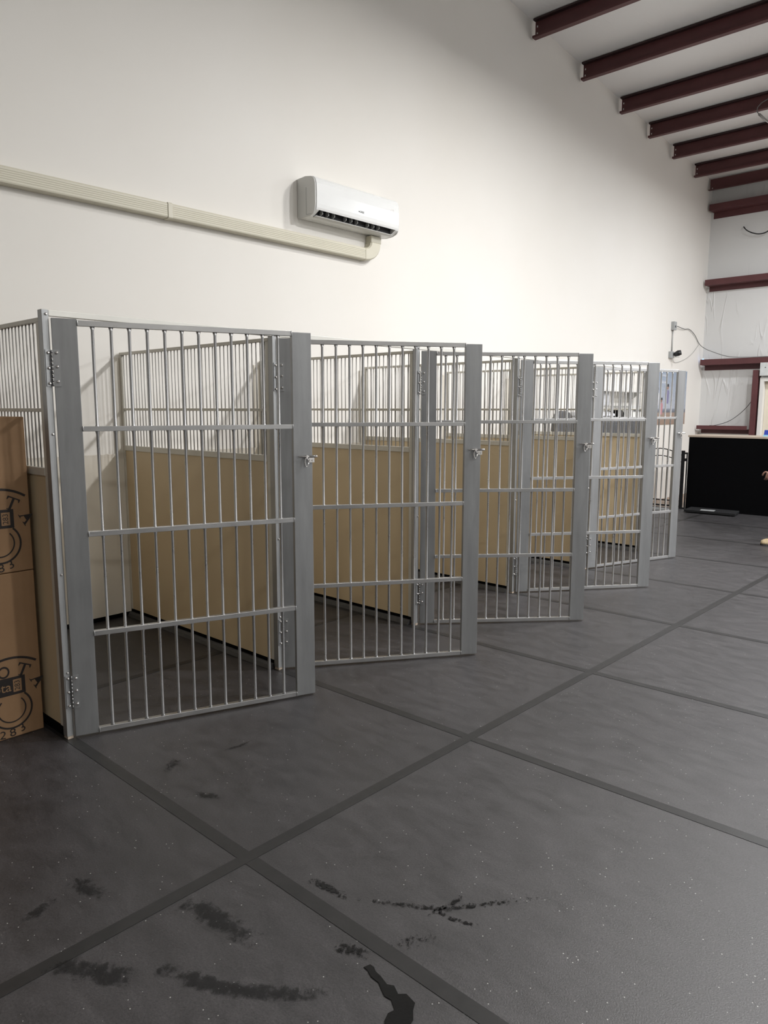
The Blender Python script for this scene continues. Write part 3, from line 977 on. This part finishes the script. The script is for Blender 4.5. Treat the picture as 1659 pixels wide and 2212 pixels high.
def card_box(z0, h, label):
    t = empty('cardboard_box', (FX, -0.047, z0))
    b = B(); box(b, -0.62, 0.0, -0.62, 0.0, 0.001, h)
    obj('carton', b, CARD, t, 0.004, 2)
    X = 0.0004
    cy, cz = -0.128, 0.163
    b = B()
    ring(b, cy, cz, 0.193, 0.203, X, -0.15 * PI, 1.15 * PI)      # big arc
    cut = [v for v in b.verts if v.co.y > -0.004 or v.co.z < 0.004]
    # keep only what falls on the printed side
    for f in list(b.faces):
        if any(v.co.y > -0.001 or v.co.z < 0.004 for v in f.verts):
            b.faces.remove(f)
    for v in [v for v in b.verts if not v.link_faces]: b.verts.remove(v)
    obj('printed_circle', b, INK, t)
    b = B()
    ring(b, cy - 0.003, 0.129, 0.080, 0.088, X, -1.28 * PI, 0.27 * PI)
    ring(b, cy - 0.003, 0.130, 0.055, 0.0605, X, -1.25 * PI, 0.25 * PI)
    obj('printed_rings', b, INK, t)
    b = B()
    # O, T, A and their mirrored neighbours round the arc
    def on_arc(ang, rad): return cy + rad * math.cos(ang), cz + rad * math.sin(ang)
    oy, oz = on_arc(math.radians(101), 0.142)
    ring(b, oy, oz, 0.019, 0.027, X + 0.0001, 0, 2 * PI, 20, 0.9)
    ty, tz = on_arc(math.radians(68), 0.145)
    prism(b, xf(T_, ty, tz, math.radians(-25), 0.055), 'x', X, X + 0.0006)
    ay, az = on_arc(math.radians(31), 0.137)
    prism(b, xf(A1, ay - 0.004, az, math.radians(-62), 0.052), 'x', X, X + 0.0006)
    ky, kz = on_arc(math.radians(134), 0.142)
    prism(b, xf(K_, ky, kz, math.radians(40), 0.052), 'x', X, X + 0.0006)
    ay, az = on_arc(math.radians(163), 0.14)
    prism(b, xf(A1, ay, az, math.radians(72), 0.05), 'x', X, X + 0.0006)
    obj('printed_letters', b, INK, t)
    b = B()
    prism(b, [(cy - 0.2, 0.196), (-0.069, 0.194), (-0.069, 0.274), (cy - 0.2, 0.276)], 'x', X + 0.0007, X + 0.0012)
    bd = obj('printed_band', b, INK, t)
    b = B()
    prism(b, [(-0.120, 0.206), (-0.0845, 0.206), (-0.0845, 0.262), (-0.120, 0.262)], 'x', X + 0.0013, X + 0.0016)
    obj('band_window', b, CARD, bd)
    R90 = Matrix.Rotation(PI / 2, 4, 'Z')
    text_mesh('band_number', '283', 0.031, Matrix.Translation((X + 0.002, -0.1025, 0.234)) @ FACEX @ R90, bd, INK, 0.0003, 0.0)
    text_mesh('band_lettering', 'Dakota', 0.058, Matrix.Translation((X + 0.002, -0.214, 0.232)) @ FACEX, bd, CARD, 0.0003, 0.0)
    for s_, yy, zz, ang in (('2', -0.176, 0.022, -8), ('8', -0.134, 0.023, 6), ('3', -0.093, 0.034, 24)):
        text_mesh('printed_number', s_, 0.05, Matrix.Translation((X + 0.0004, yy, zz)) @ FACEX @ Matrix.Rotation(math.radians(ang), 4, 'Z') @ Matrix.Diagonal((1.15, 1, 1, 1)), t, INK, 0.0003, 0.0)
    tag(t, label, 'box', 'stacked cardboard boxes')
    return t


card_box(0.0, 0.7335, 'brown cardboard box with round black logo, lower of the stack')
tb = card_box(0.7355, 0.665, 'brown cardboard box with round black logo, on top of the stack')


# ------------------------------------------------------------------ water on the floor
def smear(pts, wid, m, name, label, peak=0.62, z=0.0021, cat='stain'):
    P = [Vector((p[0], p[1], 0)) for p in pts]
    Q = []
    for i in range(len(P) - 1):
        for k in range(8):
            Q.append(P[i].lerp(P[i + 1], k / 8))
    Q.append(P[-1])
    b = B(); lay = b.verts.layers.float.new('fade')
    rows = []
    n = len(Q)
    for i, p in enumerate(Q):
        tn = (Q[min(i + 1, n - 1)] - Q[max(i - 1, 0)]).normalized()
        nn = Vector((-tn.y, tn.x, 0))
        row = []
        for k in range(-3, 4):
            v = b.verts.new(p + nn * wid * k / 3 + Vector((0, 0, z)))
            e = 1 - (abs(k) / 3) ** 2
            ee = math.sin(PI * (i + 0.0) / (n - 1)) ** 0.5 if 0 < i < n - 1 else 0
            v[lay] = peak * e * ee
            row.append(v)
        rows.append(row)
    for i in range(n - 1):
        for k in range(6):
            b.faces.new((rows[i][k], rows[i + 1][k], rows[i + 1][k + 1], rows[i][k + 1]))
    return tag(obj(name, b, m), label, cat, None, 'stuff')


b = B(); lay = b.verts.layers.float.new('fade')
out = [(3.505, -0.102), (3.511, -0.083), (3.525, -0.083), (3.539, -0.091), (3.560, -0.094), (3.589, -0.103), (3.605, -0.094), (3.63, -0.107), (3.645, -0.093), (3.679, -0.1), (3.690, -0.12), (3.709, -0.142), (3.715, -0.165),
       (3.732, -0.186), (3.73, -0.21), (3.693, -0.222), (3.66, -0.19), (3.651, -0.168), (3.656, -0.15), (3.63, -0.133), (3.61, -0.136), (3.585, -0.123), (3.57, -0.114), (3.542, -0.113), (3.52, -0.103)]
prism(b, out, 'z', 0.0005, 0.0022)
for v in b.verts: v[lay] = 1.0
tag(obj('water_puddle', b, WET, None, 0.0006), 'small black wet puddle on the floor at the bottom edge', 'puddle', None, 'stuff')
smear([(3.13, 0.035), (3.16, 0.05), (3.224, 0.056), (3.30, 0.06)], 0.022, WET, 'wet_mark', 'wet paw-shaped patch on the mat right of the seam crossing', 0.62)
smear([(3.28, 0.06), (3.419, 0.151), (3.521, 0.217), (3.588, 0.307), (3.724, 0.481)], 0.016, WET, 'wet_mark', 'long wet streak running towards the right', 0.52)
smear([(3.50, 0.15), (3.527, 0.265), (3.523, 0.304)], 0.016, WET, 'wet_mark', 'short wet branch crossing the long wet streak', 0.55)
smear([(3.48, 0.20), (3.56, 0.20), (3.605, 0.216), (3.64, 0.235)], 0.012, WET, 'wet_mark', 'thin wet branch below the long wet streak', 0.55)
smear([(3.50, 0.0), (3.54, 0.06), (3.58, 0.12)], 0.035, WET, 'wet_mark', 'speckled wet patch below the long wet streak', 0.4)
smear([(3.38, -0.10), (3.44, -0.08), (3.50, -0.055)], 0.03, WET, 'wet_mark', 'speckled wet patch left of the floor strip, near the puddle', 0.5)
smear([(2.89, -0.67), (2.972, -0.60), (3.05, -0.56), (3.13, -0.54)], 0.05, SMUDGE, 'damp_mark', 'dark damp smear in the bottom left corner', 0.6)
smear([(2.93, -0.29), (3.0, -0.26), (3.089, -0.25), (3.25, -0.24)], 0.05, SMUDGE, 'damp_mark', 'dark damp smear left of the diagonal floor strip', 0.62)
smear([(3.08, -0.48), (3.2, -0.43), (3.294, -0.391), (3.43, -0.296), (3.52, -0.20)], 0.035, SMUDGE, 'damp_mark', 'long dark damp smear above the bottom edge', 0.62)
smear([(2.68, -0.65), (2.665, -0.58), (2.63, -0.51)], 0.025, SMUDGE, 'damp_mark', 'curved dark footprint at the left edge', 0.5)
smear([(2.59, -0.45), (2.67, -0.44), (2.76, -0.42)], 0.04, SMUDGE, 'damp_mark', 'dark footprint on the mat left of the seam crossing', 0.52)
smear([(2.41, 0.075), (2.47, 0.11), (2.535, 0.14)], 0.03, SMUDGE, 'damp_mark', 'faint dark scuff on the mat in front of the nearest gate', 0.5)
smear([(2.20, 0.09), (2.17, 0.15), (2.13, 0.21)], 0.03, SMUDGE, 'damp_mark', 'faint dark scuff just below the nearest gate', 0.5)
smear([(2.215, 0.37), (2.23, 0.45), (2.226, 0.52)], 0.012, SMUDGE, 'damp_mark', 'short dark scratch below the nearest gate', 0.6)
smear([(3.3, -0.62), (3.42, -0.5), (3.56, -0.42), (3.62, -0.35)], 0.05, SMUDGE, 'damp_mark', 'dark damp patch at the very bottom, left of the puddle', 0.55)


# ------------------------------------------------------------------ high bay lamps and added fill lamps
def lamp(x, y, z, wts, col, label):
    t = empty('high_bay_or_fill_lamp', (x, y, z))
    b = B()
    prf = [(0.20, 0.0), (0.205, 0.01), (0.19, 0.06), (0.12, 0.11), (0.10, 0.16), (0.04, 0.17)]
    n = 24; rings = []
    for (rr, zz) in prf:
        rings.append([b.verts.new((rr * math.cos(2 * PI * k / n), rr * math.sin(2 * PI * k / n), zz + 0.01)) for k in range(n)])
    for i in range(len(rings) - 1):
        for k in range(n):
            b.faces.new((rings[i][k], rings[i][(k + 1) % n], rings[i + 1][(k + 1) % n], rings[i + 1][k]))
    b.faces.new(rings[-1])
    obj('housing', b, GREYP, t, smooth=True)
    top = ceil_z(y) - z - 0.005
    b = B(); tube(b, [(0, 0, 0.181), (0, 0, top)], 0.006, 6); obj('hanger', b, CABLEW, t)
    mE, nt, bs = nm('lamp lens'); bs.inputs['Emission Color'].default_value = (*col, 1); bs.inputs['Emission Strength'].default_value = 8
    b = B(); tube(b, [(0, 0, 0.004), (0, 0, 0.012)], 0.185, 24); obj('lens', b, mE, t)
    ld = bpy.data.lights.new('high_bay_or_fill_light', 'AREA')
    ld.shape = 'DISK'; ld.size = 0.36; ld.energy = wts; ld.color = col
    lo = bpy.data.objects.new('light_source', ld); C.objects.link(lo); lo.parent = t; lo.location = (0, 0, -0.004)
    tag(t, label, 'lamp', 'round high bay lamps under the ceiling')


for (x, y, z, e, c_), lb in zip(LAMPS, ('round high bay lamp between the pens and the middle row', 'round high bay lamp out from the second pen, above the seam crossing', 'round high bay lamp nearest the far left corner', 'round high bay lamp of the middle row by the far wall', 'round high bay lamp of the middle row by the pens', 'added round fill lamp of the right row by the far wall', 'added round fill lamp of the right row, middle', 'added round fill lamp of the right row behind the camera', 'added round fill lamp behind the camera, towards the middle')):
    lamp(x, y, z, e, c_, lb)
# conduit with a looped wire feeding the lamp near the far wall
t = empty('conduit_drop', (1.487, 9.08, -0.075))
b = B(); tube(b, [(0.0, 0, 5.165), (0.06, 0.0, 5.10), (0.55, -0.02, 4.62)], 0.014, 8); obj('conduit', b, ALU_ROD, t)
b = B(); tube(b, [(0.0, 0, 5.165), (-0.025, 0, 5.2), (-0.02, 0, 5.25), (0.02, 0, 5.29), (0.09, 0, 5.315), (0.2, 0, 5.335)], 0.006, 6); obj('wire_loop', b, plain('grey wire', (0.14, 0.14, 0.14), 0.4), t)
tag(t, 'grey conduit with looped wire below the ceiling at the right edge', 'conduit')


# ------------------------------------------------------------------ person at the right edge
def skin_obj(name, verts, edges, radii, m, parent, sub=2, root=0):
    me = bpy.data.meshes.new(name)
    me.from_pydata(verts, edges, [])
    me.materials.append(m)
    o = bpy.data.objects.new(name, me)
    C.objects.link(o)
    o.parent = parent
    o.modifiers.new('skin', 'SKIN')
    sv = me.skin_vertices[0].data
    for i, rr in enumerate(radii):
        sv[i].radius = rr if isinstance(rr, tuple) else (rr, rr)
        sv[i].use_root = (i == root)
    md = o.modifiers.new('sub', 'SUBSURF'); md.levels = sub; md.render_levels = sub
    o.modifiers['skin'].use_smooth_shade = True
    return o


SKIN = plain('skin', (0.2, 0.105, 0.075), 0.5, 0, 0.05, 20)
HOOD = plain('black cloth', (0.012, 0.013, 0.014), 0.85, 0, 0.25, 30, 0.5, 120, spec=0.25)
PANTS = plain('black trouser cloth', (0.01, 0.01, 0.012), 0.9, 0, 0.2, 30, spec=0.2)
SHOE = plain('tan knit shoe', (0.42, 0.33, 0.2), 0.8, 0, 0.18, 60, 0.5, 150)
SOLE = plain('dark sole', (0.03, 0.028, 0.026), 0.7)
HAIR = plain('dark hair', (0.015, 0.01, 0.008), 0.6)
# local axes: +x = the way the person faces, +y = the person's left
pr = empty('person', (2.556, 7.30, 0), math.atan2(-0.678, -0.735))
V = []; E_ = []; R_ = []


def nv(p, rad, par=None):
    V.append(p); R_.append(rad)
    if par is not None: E_.append((par, len(V) - 1))
    return len(V) - 1


pel = nv((0, 0, 0.95), (0.12, 0.09))
sp = nv((0.0, 0, 1.12), (0.14, 0.105), pel); ch = nv((-0.01, 0, 1.32), (0.165, 0.115), sp); nk = nv((0, 0, 1.47), 0.062, ch); n2_ = nv((0.015, 0, 1.53), 0.056, nk)
h1 = nv((0.03, 0, 1.60), (0.075, 0.085), n2_); h2 = nv((0.03, 0, 1.68), (0.08, 0.1), h1); h3 = nv((0.02, 0, 1.745), (0.06, 0.07), h2)
for s in (1, -1):
    hp = nv((0, 0.085 * s, 0.88), 0.075, pel)
    kx = 0.10 if s > 0 else -0.12
    kn = nv((kx * 0.9, 0.1 * s, 0.5), 0.062, hp); ck = nv((kx - 0.02, 0.1 * s, 0.35), 0.058, kn); an = nv((kx - 0.03, 0.1 * s, 0.09), 0.04, ck)
    ft = nv((kx + 0.12, 0.105 * s, 0.04), 0.032, an)
    sh = nv((-0.01, 0.19 * s, 1.39), 0.062, ch); ex, wx, hx = (0.17, 0.28, 0.30) if s > 0 else (-0.07, -0.04, -0.03)
    el = nv((ex, 0.235 * s, 1.10), 0.045, sh)
    wr = nv((wx, 0.235 * s, 0.85), 0.028, el)
    pm = nv((hx, 0.232 * s, 0.80), (0.02, 0.036), wr)
body = skin_obj('body', V, E_, R_, SKIN, pr)


def fingers(s):
    bx, by, bz = (0.305 if s > 0 else -0.028), 0.232 * s, 0.785
    L = ((0.022, 0.034), (0.008, 0.038), (-0.007, 0.035), (-0.02, 0.028))
    V2 = [(bx, by, bz + 0.01)]; E2 = []; R2 = [(0.018, 0.03)]
    for dx, ln in L:
        a = len(V2)
        V2.append((bx + dx, by, bz - 0.018)); R2.append(0.0095); E2.append((0, a))
        V2.append((bx + dx + 0.004, by - 0.006 * s, bz - 0.018 - ln)); R2.append(0.0085); E2.append((a, a + 1))
        V2.append((bx + dx + 0.002, by - 0.024 * s, bz - 0.018 - ln - 0.018)); R2.append(0.0078); E2.append((a + 1, a + 2))
        V2.append((bx + dx - 0.002, by - 0.044 * s, bz - 0.018 - ln - 0.02)); R2.append(0.007); E2.append((a + 2, a + 3))
    a = len(V2)
    V2 += [(bx + 0.03, by - 0.012 * s, bz + 0.01), (bx + 0.046, by - 0.022 * s, bz - 0.012), (bx + 0.05, by - 0.032 * s, bz - 0.038)]
    R2 += [0.011, 0.0095, 0.008]
    E2 += [(0, a), (a, a + 1), (a + 1, a + 2)]
    skin_obj('hand', V2, E2, R2, SKIN, pr, 1)


fingers(1); fingers(-1)
V = []; E_ = []; R_ = []
hem = nv((0, 0, 0.78), (0.215, 0.17)); pel = nv((0, 0, 0.93), (0.2, 0.155), hem); sp = nv((0.0, 0, 1.12), (0.18, 0.14), pel); ch = nv((-0.01, 0, 1.30), (0.185, 0.135), sp); nk = nv((0.0, 0, 1.46), 0.09, ch); n2_ = nv((0.005, 0, 1.51), 0.08, nk)
for s in (1, -1):
    s0 = nv((-0.01, 0.115 * s, 1.385), 0.095, ch); sh = nv((-0.01, 0.2 * s, 1.375), 0.08, s0); ex, wx = (0.17, 0.28) if s > 0 else (-0.07, -0.04); el = nv((ex, 0.24 * s, 1.10), 0.066, sh); w1 = nv((ex * 0.25 + wx * 0.75, 0.238 * s, 0.91), 0.052, el); wr = nv((wx, 0.236 * s, 0.855), 0.044, w1)
skin_obj('hooded_jacket', V, E_, R_, HOOD, pr)
V = []; E_ = []; R_ = []
wst = nv((0, 0, 1.04), (0.16, 0.125)); pel = nv((0, 0, 0.93), (0.17, 0.135), wst)
for s in (1, -1):
    kx = 0.10 if s > 0 else -0.12
    hp = nv((0, 0.09 * s, 0.8), 0.105, pel); kn = nv((kx * 0.9, 0.1 * s, 0.5), 0.085, hp); an = nv((kx - 0.03, 0.1 * s, 0.1), 0.062, kn)
skin_obj('trousers', V, E_, R_, PANTS, pr)
for s in (1, -1):
    kx = (0.10 if s > 0 else -0.12) - 0.03
    b = B()
    # lofted shoe from heel to toe
    secs = [(-0.075, 0.030, 0.06), (-0.05, 0.038, 0.085), (0.0, 0.040, 0.095), (0.06, 0.045, 0.075), (0.12, 0.05, 0.06), (0.165, 0.045, 0.05), (0.19, 0.028, 0.04), (0.2, 0.01, 0.03)]
    rg = []
    for (xx, hw, hh) in secs:
        rg.append([b.verts.new((kx + xx, 0.103 * s + hw * math.cos(a), 0.018 + max(0, hh * math.sin(a)))) for a in [k * PI / 8 for k in range(9)]])
    for i in range(len(rg) - 1):
        for k in range(8):
            b.faces.new((rg[i][k], rg[i + 1][k], rg[i + 1][k + 1], rg[i][k + 1]))
        b.faces.new((rg[i][0], rg[i][8], rg[i + 1][8], rg[i + 1][0]))
    b.faces.new(rg[0]); b.faces.new(rg[-1][::-1])
    so = obj('shoe', b, SHOE, pr, smooth=True)
    b = B()
    prism(b, [(kx + xx, 0.103 * s + hw + 0.003) for (xx, hw, hh) in secs] + [(kx + xx, 0.103 * s - hw - 0.003) for (xx, hw, hh) in secs[::-1]], 'z', 0.001, 0.0178)
    obj('sole', b, SOLE, so)
b = B(); bmesh.ops.create_uvsphere(b, u_segments=20, v_segments=14, radius=0.105, matrix=Matrix.Translation((0.0, 0, 1.70)) @ Matrix.Diagonal((1.0, 0.88, 0.98, 1)))
for v in list(b.verts):
    if v.co.x > 0.05 and v.co.z < 1.735: v.co.x = 0.05
obj('hair', b, HAIR, pr, smooth=True)
b = B()
for s in (1, -1):
    bmesh.ops.create_uvsphere(b, u_segments=8, v_segments=6, radius=0.011, matrix=Matrix.Translation((0.112, 0.032 * s, 1.665)))
obj('eyes', b, HAIR, pr, smooth=True)
b = B(); prism(b, [(0.11, 1.665), (0.135, 1.63), (0.11, 1.622)], 'y', -0.013, 0.013); obj('nose', b, SKIN, pr, 0.005)
b = B(); tube(b, [(0.105, -0.022, 1.594), (0.113, 0, 1.592), (0.105, 0.022, 1.594)], 0.006, 8); obj('mouth', b, plain('lips', (0.3, 0.1, 0.08), 0.5), pr)
b = B()
for s in (1, -1):
    bmesh.ops.create_uvsphere(b, u_segments=8, v_segments=6, radius=0.025, matrix=Matrix.Translation((0.025, 0.085 * s, 1.65)) @ Matrix.Diagonal((0.7, 0.35, 1.1, 1)))
obj('ears', b, SKIN, pr, smooth=True)
tag(pr, 'person in black jacket and tan shoes at the right edge, arm lowered', 'person')
